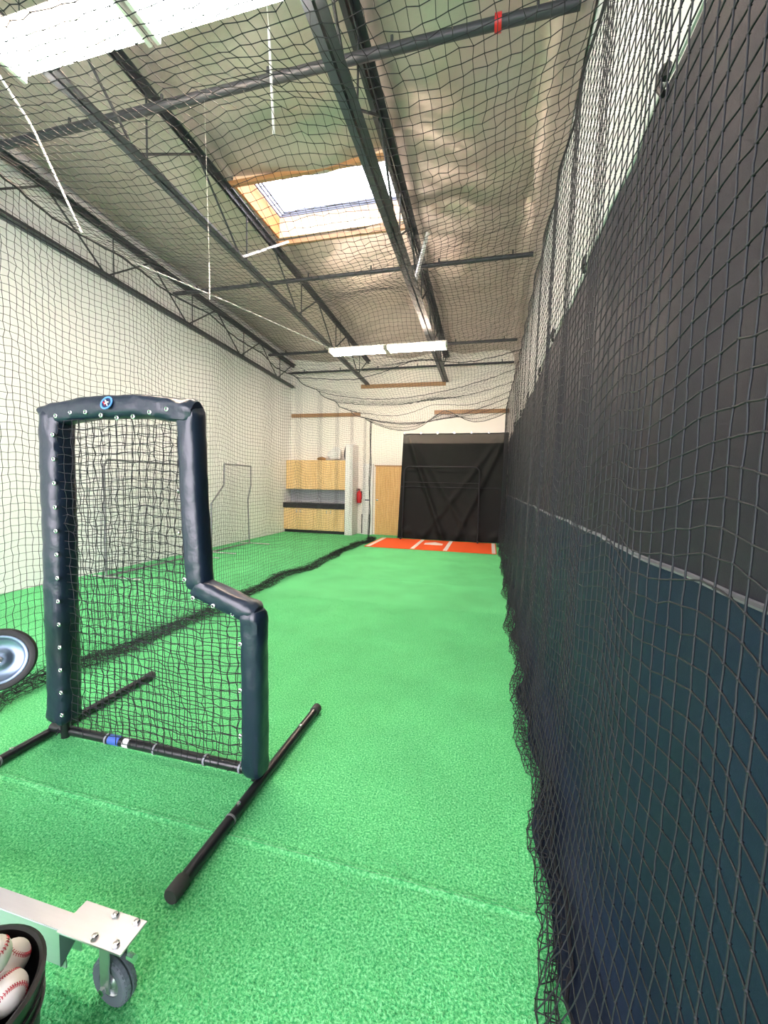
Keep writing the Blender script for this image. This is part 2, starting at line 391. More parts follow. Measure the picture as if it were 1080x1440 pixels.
# cross pipes
def pipe(y, z, x0, x1, r, label, red=None, dz=0.0):
    o = thing('sprinkler_pipe', ((x0+x1)/2, y, z), label, 'pipe', 'pipes across the roof')
    MB().cyl((x0, y, z-dz), (x1, y, z+dz), r, 12).build('pipe', STEEL, o, smooth=True)
    if red is not None:
        zz = z+dz*(2*(red-x0)/(x1-x0)-1)
        MB().lathe([(r+.001, -.025), (r+.014, -.025), (r+.014, .025), (r+.001, .025)], 14, (red, y, zz), (1, 0, 0)).build('coupling', RED, o, smooth=True)
    for x in np.arange(x0+.5, x1, 1.1):
        MB().box((x-.01, y-.01, z+r*.8), (x+.01, y+.01, z+.06+r)).build('clamp', STEEL, o)
pipe(3.40, 4.92, XL, XR-.05, .042, 'thick dark pipe crossing nearest the camera, with red coupling', red=-.06)
pipe(6.60, 4.88, XL, XR-.05, .034, 'dark pipe crossing the roof just beyond the skylight', red=None)
pipe(9.98, 4.80, XL, XR-.05, .034, 'dark pipe crossing the roof behind the far lamp')
pipe(11.1, 4.62, XL, XR-.05, .028, 'thin dark pipe crossing the roof along the end wall')
# purlin braces seen between the trusses
for i, (p, q, lb) in enumerate((((TX[1]+.02, 5.12, z_low(5.12)+.02), (TX[1]+.30, 5.9, z_up(5.9)-.06), 'white painted strut at the near corner of the skylight'),
                            ((TX[2]+.03, 6.3, z_low(6.3)+.1), (TX[2]+.22, 6.2, z_up(6.2)), 'short white strut beside the skylight on the right truss'))):
    tag(MB().bar(p, q, .05, .03).build('roof_strut', WHITE), lb, 'strut')

# ================================================================== LIGHT FIXTURES
def lamp(y, z, x0, x1, label):
    o = thing('ceiling_lamp', ((x0+x1)/2, y, z), label, 'lamp', 'strip lamps')
    xm = (x0+x1)/2
    for (a, b) in ((x0, xm-.02), (xm+.02, x1)):
        h = MB()
        h.box((a, y-.06, z), (b, y+.06, z+.07)); h.bar((a, y-.115, z-.005), (b, y-.115, z-.005), .12, .008, up=(0, .35, 1)); h.bar((a, y+.115, z-.005), (b, y+.115, z-.005), .12, .008, up=(0, -.35, 1))
        h.build('housing', ENAMEL, o)
        for dy in (-.11, -.037, .037, .11):
            MB().cyl((a+.03, y+dy, z-.035), (b-.03, y+dy, z-.035), .019, 10).build('tube', TUBE, o, smooth=True)
        for xx in (a, b-.03):
            MB().box((xx, y-.16, z-.055), (xx+.03, y+.16, z)).build('end_socket', ENAMEL, o)
    for xx in (x0+.2, x1-.2): MB().cyl((xx, y, z+.07), (xx, y, z_low(y)+.55), .004, 5).build('hanger_wire', STEEL, o)
lamp(2.40, 4.52, -3.58, -1.16, 'bright strip lamp at the top left, nearest the camera')
lamp(8.15, 4.17, -3.28, -.88, 'lit strip lamp hanging far down the room near the end wall')

# ================================================================== REAR WALL FURNITURE
cab = thing('base_cabinet', (-4.82, 11.1, 0), 'pale wooden base cabinets below the dark worktop', 'cabinet')
MB().box((XL+.005, 10.84, .09), (-3.90, YB-.005, .72)).build('body', MAPLE, cab)
MB().box((XL+.005, 10.90, .0), (-3.90, YB-.005, .09)).build('plinth', BLACK, cab)
xs = np.linspace(XL+.01, -3.90, 5)
for i in range(4):
    d = MB().box((xs[i]+.004, 10.82, .10), (xs[i+1]-.004, 10.84, .715)).build('door', MAPLE, cab)
    MB().box((xs[i]+(.40 if i % 2 == 0 else .05), 10.81, .58), (xs[i]+(.42 if i % 2 == 0 else .07), 10.82, .68)).build('handle', NICKEL, d)
wt = thing('worktop', (-4.82, 11.1, .72), 'dark worktop with a low front edge on the wooden cabinets', 'worktop')
MB().box((XL+.005, 10.79, .722), (-3.90, YB-.005, .87)).build('slab', COUNTER, wt)
fa = MB(); fa.tube([(-4.78, 11.15, .87), (-4.78, 11.15, 1.02), (-4.78, 11.10, 1.06), (-4.78, 10.98, 1.05), (-4.78, 10.96, 1.0)], .012, 8)
tag(fa.build('faucet', NICKEL, smooth=True), 'small chrome faucet in the middle of the dark worktop', 'faucet')
bs = MB().box((XL+.005, YB-.02, .88), (-3.90, YB-.004, 1.25)).build('backsplash', GREYTILE); tag(bs, 'grey backsplash strip between worktop and wall cabinets', 'backsplash')
up = thing('wall_cabinet', (-4.82, 11.1, 1.26), 'pale wooden wall cabinets above the grey backsplash', 'cabinet')
MB().box((XL+.005, 10.98, 1.26), (-3.90, YB-.005, 2.10)).build('body', MAPLE, up)
for i in range(4): MB().box((xs[i]+.004, 10.96, 1.265), (xs[i+1]-.004, 10.98, 2.095)).build('door', MAPLE, up)
# clutter on the wall cabinets
def blob(c, rad, seed, amp=.25, nu=20, nv=14):
    P = np.zeros((nu+1, nv+1, 3))
    for i in range(nu+1):
        for j in range(nv+1):
            a = 2*PI*(i % nu)/nu; b = PI*j/nv
            w = 1+amp*(math.sin(3*a+seed)*math.sin(2*b+seed)+.5*math.sin(7*a+2*seed)*math.sin(5*b))
            P[i, j] = (c[0]+rad[0]*w*math.cos(a)*math.sin(b), c[1]+rad[1]*w*math.sin(a)*math.sin(b), max(c[2]-rad[2]*.8, c[2]+rad[2]*w*math.cos(b)))
    return MB().grid(P)
tag(blob((-4.30, 11.13, 2.27), (.20, .10, .18), 1.3).build('plastic_bag', mat('crumpled_white_film', (.8, .8, .78), .35), smooth=True), 'crumpled white plastic sheeting on top of the wall cabinets', 'bag')
tag(blob((-3.965, 11.09, 2.30), (.05, .07, .22), 4.1, .1).build('dark_object', BLACK, smooth=True), 'dark object wedged against the pillar on the wall cabinets', 'bag')  # plain dark lump beside the white sheeting
tag(blob((-4.72, 11.10, 2.145), (.13, .07, .055), 2.2, .12).build('brown_box', mat('tan_brown', (.36, .19, .07), .6), smooth=True), 'small brown box on top of the wall cabinets', 'box')  # small brown box, modelled as a rounded lump
pl = MB().box((-3.88, 10.80, 0), (-3.66, YB-.004, 2.54)).build('partition_end', WHITE, bevel=.006); tag(pl, 'narrow white partition beside the wooden cabinets', 'partition')
ex = thing('fire_extinguisher', (-3.60, 11.2, .92), 'red fire extinguisher hanging beside the white partition', 'extinguisher')
MB().lathe([(0, .0), (.062, .005), (.068, .03), (.068, .27), (.05, .32), (.022, .34), (.022, .37), (0, .37)], 18, (-3.585, 11.19, .90)).build('cylinder', RED, ex, smooth=True)
MB().box((-3.60, 11.16, 1.27), (-3.57, 11.22, 1.30)).bar((-3.60, 11.19, 1.30), (-3.69, 11.15, 1.34), .02, .012).bar((-3.60, 11.19, 1.285), (-3.68, 11.15, 1.28), .02, .01).build('valve_lever', BLACK, ex)
MB().tube([(-3.6, 11.18, 1.28), (-3.68, 11.15, 1.26), (-3.70, 11.15, 1.15), (-3.68, 11.16, 1.02)], .011, 8).build('hose', BLACK, ex, smooth=True)
MB().box((-3.64, 11.26, 1.0), (-3.53, YB-.002, 1.24)).build('bracket', STEEL, ex)
lk = thing('white_locker', (-3.3, 11.2, 0), 'white panel door with dark pull plate behind the gathered net', 'door')
MB().box((-3.50, 11.22, .0), (-3.20, YB-.003, 2.02)).build('panel', WHITE, lk)
for xx in (-3.50, -3.27): MB().box((xx-.012, 11.205, .03), (xx+.012, 11.22, .58)).build('edge_strip', BLACK, lk)
MB().box((-3.42, 11.20, .975), (-3.30, 11.22, 1.005)).build('pull_plate', mat('dark_blue_plate', (.03, .04, .10), .4), lk)
d1 = struct(MB().box((-3.12, 11.24, 0.01), (-2.33, YB-.002, 1.95)).build('door_1', PINE), 'honey coloured wooden door left of the black curtain', 'door')
MB().box((-3.15, 11.23, 1.95), (-2.28, YB-.001, 1.985)).build('top_frame', BEAM, d1)
MB().lathe([(0, 0), (.018, 0), (.018, .03), (.03, .045), (.03, .065), (0, .075)], 12, (-3.05, 11.24, 1.0), (0, -1, 0)).build('knob', NICKEL, d1, smooth=True)

# ================================================================== HOME PLATE MAT
mt = thing('batting_mat', (-1.25, 9.9, 0.004), 'orange batting mat with white lines in front of the black curtain', 'mat')
MB().box((-2.74, 8.99, .004), (0.22, 10.62, .016)).build('base', ORANGE, mt)
for (a, b) in ((-2.70, -2.61), (-1.665, -1.575), (-.93, -.84), (.12, .20)):
    MB().box((a, 9.0, .016), (b, 10.61, .019)).build('line', LINE, mt)
V = [(-1.47, 9.78), (-1.03, 9.78), (-1.03, 10.0), (-1.25, 10.22), (-1.47, 10.0)]
m = MB(); n = 5; m.add([(x, y, .016) for x, y in V]+[(x, y, .022) for x, y in V], [(4,3,2,1,0), (5,6,7,8,9)]+[(i, (i+1) % 5, (i+1) % 5+5, i+5) for i in range(5)])
m.build('home_plate', LINE, mt)

# ================================================================== CURTAIN
def sheet(x0, x1, z0, z1, nx, nz, yfun): 
    X = np.linspace(x0, x1, nx); Z = np.linspace(z0, z1, nz); P = np.zeros((nx, nz, 3))
    XX, ZZ = np.meshgrid(X, Z, indexing='ij'); P[..., 0] = XX; P[..., 1] = yfun(XX, ZZ); P[..., 2] = ZZ
    return P
CX0, CX1 = -2.24, .44
def cur_y(X, Z):
    u = (X-CX0)/(CX1-CX0); h = 2.78-Z
    d1_ = (u-.05)*2.68-h*.38        # diagonal creases radiating from the top corners
    d2_ = (u-.08)*2.68-h*.62
    d3_ = (.98-u)*2.68-h*.42
    d4_ = (.95-u)*2.68-h*.70
    y = 10.74-.055*np.exp(-(d1_/.07)**2)*(h > .05)-.03*np.exp(-(d2_/.10)**2)-.04*np.exp(-(d3_/.08)**2)-.03*np.exp(-(d4_/.09)**2)
    y += .02*np.sin(X*9+Z*1.2)*(.3+Z*0)+.05*np.sin(PI*u)*np.sin(PI*np.clip(Z/2.7, 0, 1))
    y += -.05*np.exp(-((Z-.12-.10*np.sin(X*4)**2)/.10)**2)*np.sin(X*7)**2
    return y
cu = thing('backstop_curtain', (-.9, 10.74, 0), 'black hanging curtain across the end wall behind the orange mat', 'curtain')
def cshift(P):
    P[..., 0] += -.10*np.clip(1-P[..., 2]/2.78, 0, 1)*np.clip((CX1-P[..., 0])/2.6, 0, 1); return P
MB().grid(cshift(sheet(CX0, CX1, .015, 1.40, 110, 46, cur_y))).build('lower_cloth', CURTAIN, cu, smooth=True)
MB().grid(cshift(sheet(CX0, CX1, 1.40, 2.54, 110, 36, cur_y))).build('upper_cloth', CURTAIN, cu, smooth=True)
MB().grid(cshift(sheet(CX0, CX1, 2.54, 2.78, 110, 8, cur_y))).build('sheer_band', SHEER, cu, smooth=True)
for zz, rr, nm in ((1.40, .012, 'seam'), (2.785, .014, 'top_hem')):
    X = np.linspace(CX0, CX1, 60); P = np.stack([X, cur_y(X, X*0+zz)-.004, X*0+zz], 1); P = cshift(P[None])[0]
    MB().tube(P, rr, 6).build(nm, CORD, cu)
for x in np.linspace(CX0+.05, CX1-.05, 7): MB().lathe([(.012, -.01), (.026, -.01), (.026, .01), (.012, .01)], 12, (x, 10.70, 2.80), (0, 1, 0), closed=True).build('hanging_ring', NICKEL, cu)
# pipe frame screen at the curtain
fr = thing('frame_screen', (-1.2, 10.62, 0), 'black pipe frame with rounded top corners against the curtain', 'screen')
P = [(-2.19, 10.62, .05), (-2.17, 10.62, 1.76)]+[(-2.02+.15*math.cos(a), 10.62, 1.78+.15*math.sin(a)) for a in np.linspace(PI, PI/2, 6)]+[(-.38+.15*math.cos(a), 10.62, 1.78+.15*math.sin(a)) for a in np.linspace(PI/2, 0, 6)]+[(-.23, 10.62, 1.7), (-.22, 10.62, .05)]
MB().tube(P, .017, 8).build('hoop', CORD, fr, smooth=True)
MB().cyl((-2.17, 10.62, 1.52), (-.23, 10.62, 1.52), .008, 8).build('crossbar', CORD, fr)
for x in (-2.19, -.22): MB().cyl((x, 10.40, .042), (x, 10.68, .042), .02, 10).build('foot', BLACKTUBE, fr, smooth=True)

# ================================================================== SCREENS BEYOND THE LEFT NET
def far_screen(x, y0, y1, outline, feet, label, name, cell=.048):
    o = thing(name, (x, (y0+y1)/2, 0), label, 'screen', 'screens by the left wall')
    P = [(x, y, z) for y, z in outline]
    MB().tube(P+[P[0]], .017, 8).build('frame', GREYTUBE, o, smooth=True)
    for y, a, b in feet: MB().cyl((x+a, y, .02), (x+b, y, .02), .017, 8).build('foot', NICKEL, o, smooth=True)
    ys = np.arange(y0, y1+.01, cell); zs = np.arange(.05, 2.2, cell)
    G = np.zeros((len(ys), len(zs), 3)); G[..., 0] = x+RNG.normal(0, .006, G.shape[:2]); G[..., 1] = ys[:, None]; G[..., 2] = zs[None]
    G += RNG.normal(0, .003, G.shape)
    poly = np.array(outline); px, py = G[..., 1], G[..., 2]; ins = np.zeros(px.shape, bool); j = len(poly)-1
    for i in range(len(poly)):
        c = ((poly[i, 1] > py) != (poly[j, 1] > py)) & (px < (poly[j, 0]-poly[i, 0])*(py-poly[i, 1])/(poly[j, 1]-poly[i, 1]+1e-9)+poly[i, 0]); ins ^= c; j = i
    V, F = net_arrays(G, .0014, 3, mask=ins)
    link_mesh('netting', fast_mesh('netting', V, F, mat('grey_cord', (.10, .10, .11), .7)), o)
far_screen(-5.34, 4.70, 6.50, [(4.70, .03), (4.70, 1.62), (4.76, 1.72), (6.44, 1.72), (6.5, 1.62), (6.5, .03)], [(4.70, -.25, .62), (6.5, -.25, .58)], 'rectangular grey pipe screen standing behind the padded screen by the left wall', 'net_screen')
far_screen(-5.33, 7.01, 8.37, [(7.01, .03), (7.03, 1.0), (7.42, 1.36), (7.44, 1.80), (8.42, 1.80), (8.42, 1.36), (8.30, 1.02), (8.36, .03)], [(7.01, -.25, .57), (8.37, -.25, .52)], 'grey pipe screen with narrow shoulders standing by the left wall', 'pitching_screen')

# ================================================================== RIGHT CANVAS
CV = .44
def can_x(Y, Z):
    x = CV+.010*np.sin(Y*3.1+.6*np.sin(Z*1.7))+.006*np.sin(Y*7.3+Z*.8)+.004*np.sin(Y*17+Z*2)
    x = x+.012*np.sin(Y*1.3+1)*(Z-1.26)*.5
    x = x-.075*np.clip((.20-Z)/.20, 0, 1)**2.2*(1+.35*np.sin(Y*5)+.2*np.sin(Y*13))*np.clip(1.5-Y*.12, .5, 1)
    return x
def can_sheet(z0, z1, nz):
    Y = np.linspace(-.9, 10.7, 320); Z = np.linspace(z0, z1, nz); YY, ZZ = np.meshgrid(Y, Z, indexing='ij')
    P = np.zeros(YY.shape+(3,)); P[..., 1] = YY; P[..., 2] = ZZ; P[..., 0] = can_x(YY, ZZ); return P
cv = thing('wall_canvas', (CV, 5, 0), 'long black canvas hung on the right wall behind the net', 'canvas')
MB().grid(can_sheet(.006, 1.262, 60)).build('lower_canvas', CANVAS, cv, smooth=True)
MB().grid(can_sheet(1.262, 2.56, 26)).build('upper_canvas', CANVAS_U, cv, smooth=True)
yh = np.linspace(-.9, 8.5, 260); P = np.zeros((6, 260, 3))
for i in range(6):
    t_ = i/5; P[i, :, 1] = yh; P[i, :, 0] = .43-t_*(.165+.025*np.sin(yh*5)+.02*np.sin(yh*11+1)-.05*np.clip(yh-2, 0, 3)/3); P[i, :, 2] = .0125+.006*np.sin(yh*9+i)*math.sin(PI*t_)
MB().grid(P).build('floor_hem', CANVAS, cv, smooth=True)
Y = np.linspace(-.9, 10.7, 320)
MB().tube(np.stack([can_x(Y, Y*0+1.262)-.004, Y, Y*0+1.262], 1), .0075, 8).build('seam', mat('canvas_seam', (.030, .031, .040), .45, sheen=.3), cv, smooth=True)
MB().tube(np.stack([can_x(Y, Y*0+2.56)-.003, Y, 2.565+.006*np.sin(Y*6)], 1), .006, 6).build('top_rope', ROPE, cv, smooth=True)
for y in (.45, 1.34, 2.30, 3.3, 4.3, 5.4, 6.6, 7.8, 9.2):
    x = float(can_x(np.array(y), np.array(2.56)))
    MB().tube([(x-.012, y, 2.53), (x-.02, y+.012, 2.555), (x-.016, y+.03, 2.60), (x-.006, y+.022, 2.62), (x-.006, y-.004, 2.60), (x-.014, y-.012, 2.56)], .009, 7).build('clip', BLACK, cv, smooth=True)

# ================================================================== NETS
CELL = .046
def resample(poly, cell):
    P = np.array(poly, float); s = np.concatenate([[0], np.cumsum(np.linalg.norm(np.diff(P, axis=0), axis=1))])
    t = np.arange(0, s[-1], cell); return np.stack([np.interp(t, s, P[:, i]) for i in range(2)], 1)
def tri(x): return 2/PI*np.arcsin(np.sin(x)*.97)
# --- right net
ys = np.arange(-.75, 10.35, CELL)
prof = resample([(.345, 3.30), (.335, 2.6), (.325, 1.5), (.315, .9), (.295, .5), (.262, .22), (.225, .06), (.20, .018), (.235, .022), (.29, .03), (.255, .055), (.225, .04), (.27, .03), (.31, .035)], CELL)
Yg, Kg = np.meshgrid(ys, np.arange(len(prof)), indexing='ij')
G = np.zeros(Yg.shape+(3,))
ph = 2*PI*(ys-.73)/.57+PI/2+.8*np.sin(np.clip(ys-1.3, 0, 20)*1.5)
hz = prof[:, 1]
amp = np.clip(hz/.8, .15, 1)
G[..., 0] = prof[:, 0][None]+.011*tri(ph)[:, None]*amp[None]+.012*np.sin(ys*1.1+.4)[:, None]*amp
G[..., 1] = Yg+.004*np.cos(ph)[:, None]*amp[None]
wave = (.026*np.sin(ph)*(1-.35*np.sin(ys*1.9)**2)+.008*np.sin(ys*2.3))
G[..., 2] = hz[None]+wave[:, None]*amp[None]*np.clip((3.3-hz)/.4, 0, 1)[None]
low = np.clip((.30-hz)/.3, 0, 1)
G[..., 0] += low[None]*(.028*np.sin(ys*4.1)+.02*np.sin(ys*9.7+1)+.075*np.clip((ys-2)/6, 0, 1))[:, None]
G += RNG.normal(0, 1, G.shape)*np.array((.0007, .0007, .0022))
flr = low[None, :, None]
G += RNG.normal(0, 1, G.shape)*np.array((.007, .007, .004))*flr
G[..., 2] = np.maximum(G[..., 2], .008); G[..., 0] = np.minimum(G[..., 0], can_x(G[..., 1], G[..., 2])-.012)
rn = thing('cage_net', (.33, 5, 0), 'black knotted net hanging along the right side in front of canvas', 'net', 'cage nets')
nearm = ys < 3.2; i0 = int(nearm.sum())
V, F = net_arrays(G[:i0], .0019, 5, sub=3, wig=.0003); link_mesh('netting', fast_mesh('netting', V, F, CORD_R), rn)
V, F = net_arrays(G[i0-1:], .0017, 4); link_mesh('netting', fast_mesh('netting', V, F, CORD_R), rn)
V, F = knots(G[:i0+30], .0042); link_mesh('knots', fast_mesh('knots', V, F, CORD_R), rn)['kind'] = 'stuff'
MB().tube(np.stack([G[:, 0, 0], G[:, 0, 1], G[:, 0, 2]], 1), .007, 6).build('border_rope', CORD, rn, smooth=True)
kb = int(np.argmin(np.abs(prof[:, 1]-.018)))
MB().tube(G[:, -1], .006, 6).build('bottom_rope', CORD, rn, smooth=True)
right_top = G[:, 0].copy()
# --- left net
def ztop_left(y): return 3.30-.27*np.clip((y-2)/5, 0, 1)+.02*np.sin(y*2)
ys = np.arange(-.4, 10.18, CELL); ys = np.concatenate([ys, 10.18+np.arange(9)*.012])
base = np.array([(0, 1.0), (.0, .5), (0, .22), (.01, .10)])
nz = int(3.2/CELL)
prl = resample([(0, 0), (.09, .05), (.16, .005), (.06, .03), (-.04, .008), (.05, .05), (.13, .02), (.19, .012)], CELL*.95)
Z = np.linspace(1, 0, nz)
G = np.zeros((len(ys), nz+len(prl), 3))
ph = 2*PI*(ys/.95)+.8*np.sin(ys*.9)
G[:, :nz, 2] = .06+(ztop_left(ys)-.06)[:, None]*Z[None]
wz = .026*tri(ph)+.012*np.sin(ys*3.1+1)
G[:, :nz, 2] += (wz[:, None])*np.clip(np.minimum(Z*6, (1-Z)*8+.2), 0, 1)[None]
G[:, :nz, 0] = -2.99+.045*tri(ph+1.2)[:, None]*np.ones(nz)[None]*np.clip(Z*3, .2, 1)[None]
G[..., 1] = ys[:, None]
G[:, nz:, 0] = -2.99+prl[:, 0][None]+(.05*np.sin(ys*2.1)+.03*np.sin(ys*5.3))[:, None]
G[:, nz:, 2] = .012+prl[:, 1][None]*(1+.6*np.sin(ys*3.7))[:, None]
G += RNG.normal(0, .0028, G.shape)
G[:, nz:] += RNG.normal(0, 1, G[:, nz:].shape)*np.array((.014, .014, .006))
G[..., 2] = np.maximum(G[..., 2], .008)
ln = thing('cage_net', (-2.99, 5, 0), 'black net dividing the cage from the left side of the room', 'net', 'cage nets')
V, F = net_arrays(G[:, :nz+2], .0016, 4); link_mesh('netting', fast_mesh('netting', V, F, CORD), ln)
V, F = net_arrays(G[:, nz:], .0016, 4); link_mesh('bunched_hem', fast_mesh('bunched_hem', V, F, CORD), ln)
Gs = G.copy(); Gs[:, nz:, 0] = G[:, nz:, 0]+RNG.normal(0, .03, Gs[:, nz:, 0].shape); Gs[..., 1] += .02; Gs[:, nz:, 2] = np.abs(G[:, nz:, 2]+RNG.normal(.008, .02, Gs[:, nz:, 2].shape))+.006
V, F = net_arrays(Gs[::2, nz:], .0015, 4); link_mesh('bunched_hem', fast_mesh('bunched_hem', V, F, CORD), ln)
for nm, row, r in (('top_rope', 0, .008),): MB().tube(G[:, row], r, 6).build(nm, CORD, ln, smooth=True)
for dy in (10.16, 10.22, 10.28):
    zz = np.linspace(.02, 3.06, 40); MB().tube(np.stack([-2.99+.012*np.sin(zz*5+dy*9), dy+.015*np.sin(zz*4+dy*30), zz], 1), .006, 5).build('edge_rope', CORD, ln, smooth=True)
left_top = (ys.copy(), G[:, 0].copy())
# --- ceiling net
ys = np.arange(-.4, 10.12, CELL*1.03); nx = int(3.33/CELL/1.02)
u = np.linspace(0, 1, nx)
zl = np.interp(ys, left_top[0], left_top[1][:, 2]); xl = np.interp(ys, left_top[0], left_top[1][:, 0])
zr_ = np.interp(ys, right_top[:, 1], right_top[:, 2]); xr = np.interp(ys, right_top[:, 1], right_top[:, 0])
G = np.zeros((len(ys), nx, 3))
G[..., 0] = xl[:, None]*(1-u)[None]+xr[:, None]*u[None]; G[..., 1] = ys[:, None]
sag = np.sin(PI*u)**.9
# hung up along a line of straps at u = .56, two bellies, and billows between the pipes
strap = np.exp(-((u-.56)/.16)**2)
lift = .5+.5*np.cos(2*PI*(ys-2.0)/2.05)
sgn = (.24+.05*np.sin(ys*.9))[:, None]*sag[None]-(.22*lift**2)[:, None]*strap[None]
rear = np.exp(-((ys-10.1)/.6)**2)
sgn += (rear*.16)[:, None]*(np.abs(np.sin(2*PI*u*.88))**.8)[None]-(rear*.10)[:, None]*strap[None]
sgn += (.05*np.sin(ys*3.06))[:, None]*sag[None]
G[..., 2] = zl[:, None]*(1-u)[None]+zr_[:, None]*u[None]-sgn
G[..., 1] += .05*np.sin(u*6)[None]*np.sin(ys*2.2)[:, None]
G[..., 0] += .03*np.sin(ys*3.3)[:, None]*sag[None]
G += RNG.normal(0, .004, G.shape)
cn = thing('ceiling_net', (-1.3, 5, 3.1), 'sagging black net stretched overhead below the roof trusses', 'net', 'cage nets')
V, F = net_arrays(G, .0016, 4, sub=1); link_mesh('netting', fast_mesh('netting', V, F, CORD), cn)
V, F = knots(G[:130], .0040); link_mesh('knots', fast_mesh('knots', V, F, CORD), cn)['kind'] = 'stuff'
MB().tube(G[-1], .007, 6).build('rear_rope', CORD, cn, smooth=True)
for yy in (5.9, 6.8, 7.6, 8.3, 8.9, 9.4, 9.8):
    i = int(np.argmin(np.abs(ys-yy))); MB().tube(G[i]+np.array((0, 0, -.006)), .0045, 5).build('cross_rope', CORD, cn, smooth=True)
CG = G; CY = ys
def net_pt(x, y):
    i = int(np.argmin(np.abs(CY-y))); j = int(np.argmin(np.abs(CG[i, :, 0]-x))); return CG[i, j]
# --- narrow rear net beside the gathered edge
xs_ = np.arange(-2.97, -2.2, CELL); zs_ = np.arange(.02, 3.0, CELL)
G = np.zeros((len(xs_), len(zs_), 3)); G[..., 0] = xs_[:, None]; G[..., 1] = 10.36+.03*np.sin(xs_*11)[:, None]+RNG.normal(0, .004, G.shape[:2]); G[..., 2] = zs_[None]+.02*tri(xs_*13)[:, None]+.02
V, F = net_arrays(G, .0014, 3)
o = link_mesh('cage_net', fast_mesh('netting', V, F, CORD)); tag(o, 'narrow strip of black net hanging in front of the wooden door', 'net', 'cage nets')
# --- hanging straps and ropes
def strap_(path, r, label, m=ROPE, name='net_hanger'):
    o = MB().tube(path, r, 6).build(name, m, smooth=True); return tag(o, label, 'strap', 'straps holding the overhead net')
p = net_pt(-2.93, 2.42)
strap_([(-3.40, 1.6, z_low(1.6)+.01), (-3.385, 2.25, 4.22), (-3.36, 2.42, 4.05), (-3.33, 2.44, 3.98), tuple(p)], .008, 'white strap from the left truss to the net corner at top left')
p = net_pt(-1.15, 2.0); strap_([tuple(p), (-1.15, 1.98, p[2]+.48)], .007, 'white strap hanging under the near lamp left of the right truss')
tag(MB().tube([(-1.15, 1.98, p[2]+.48), (-1.21, 1.9, z_low(1.9))], .002, 5).build('hanger_cord', ROPE), 'thin pale cord above the strap near the right truss', 'cord')
p = net_pt(-2.62, 3.45); strap_([tuple(p), (-2.62, 3.45, p[2]+.33)], .006, 'short white strap on the net left of the skylight')
tag(MB().tube([(-2.62, 3.45, p[2]+.33), (-2.62, 3.40, 4.88)], .0012, 5).build('hanger_cord', ROPE), 'thin pale cord dropping from the near pipe to the net left of the skylight', 'cord')
a = net_pt(-2.9, 2.9); b = net_pt(-2.1, 4.2); c = net_pt(-1.7, 5.4)
tag(MB().tube([a+np.array((0,0,.02)), (a+b)/2+np.array((0,0,.03)), b+np.array((0,0,.02)), c+np.array((0,0,.02))], .005, 6).build('support_rope', ROPE, smooth=True), 'thin white rope running diagonally over the overhead net', 'rope')

# ================================================================== PADDED L-SCREEN
LY = 1.665
ls = thing('l_screen', (-1.65, LY, 0), 'black padded l-shaped pitching screen standing on the green turf', 'screen')
def pad(pts, r, name='pad', seed=0, k=22, squish=1.0, wr=.05):
    P = np.array(pts, float); s = np.concatenate([[0], np.cumsum(np.linalg.norm(np.diff(P, axis=0), axis=1))]); n = max(14, int(s[-1]/.018))
    t = np.linspace(0, s[-1], n); C = np.stack([np.interp(t, s, P[:, i]) for i in range(3)], 1)
    if len(P) > 2:
        for _ in range(3): C[1:-1] = (C[:-2]+2*C[1:-1]+C[2:])/4
    T = np.gradient(C, axis=0); T /= np.linalg.norm(T, axis=1)[:, None]
    nY = np.array((0, 1.0, 0)); a = np.arange(k)*2*PI/k; rg = np.random.default_rng(seed); V = []
    e = np.minimum(t, s[-1]-t); L = s[-1]
    for i in range(n):
        side = np.cross(T[i], nY); side /= np.linalg.norm(side)
        c, q = np.cos(a), np.sin(a); se = 1/(np.abs(c)**3.2+np.abs(q)**3.2)**(1/3.2)       # squarish round section
        end = math.exp(-(e[i]/.09)**2)
        w = 1+wr*(.5+1.2*end)*(np.sin(t[i]*38+3*np.sin(a*2+seed)+seed)*.5+np.sin(t[i]*71+2*np.sin(a*3+seed*2))*.3+.5*np.sin(a*5+t[i]*9))
        rr = r*se*w*(1-.22*math.exp(-(e[i]/.014)**2))
        V.append(C[i]+(rr*c)[:, None]*side+(rr*q)[:, None]*nY)
    m = MB(); F = [(i*k+c, i*k+(c+1) % k, (i+1)*k+(c+1) % k, (i+1)*k+c) for i in range(n-1) for c in range(k)]
    F += [tuple(range(k-1, -1, -1)), tuple((n-1)*k+c for c in range(k))]
    m.add(np.concatenate(V), F); return m.build(name, VINYL, ls, smooth=True)
pads = [pad([(-2.20, LY, .13), (-2.195, LY, .95), (-2.19, LY, 1.80)], .066, seed=1, wr=.07),
        pad([(-2.25, LY-.005, 1.765), (-1.95, LY-.005, 1.80), (-1.6, LY-.005, 1.80), (-1.33, LY-.005, 1.765)], .056, seed=2, wr=.09),
        pad([(-1.372, LY+.005, 1.79), (-1.36, LY+.005, 1.35), (-1.325, LY, .935)], .056, seed=3, wr=.04),
        pad([(-1.345, LY, .945), (-1.25, LY, .915), (-1.02, LY, .835)], .052, seed=4, wr=.06),
        pad([(-1.035, LY, .855), (-1.03, LY, .06)], .055, seed=5, wr=.06)]
MB().cyl((-2.20, LY, .03), (-2.19, LY, 1.7), .022, 10).build('post', BLACKTUBE, ls, smooth=True)
MB().cyl((-1.03, LY, .03), (-1.03, LY, .85), .022, 10).build('post', BLACKTUBE, ls, smooth=True)
MB().cyl((-2.32, LY+.02, .055), (-1.0, LY+.02, .055), .024, 14).build('bottom_bar', BLACKTUBE, ls, smooth=True)
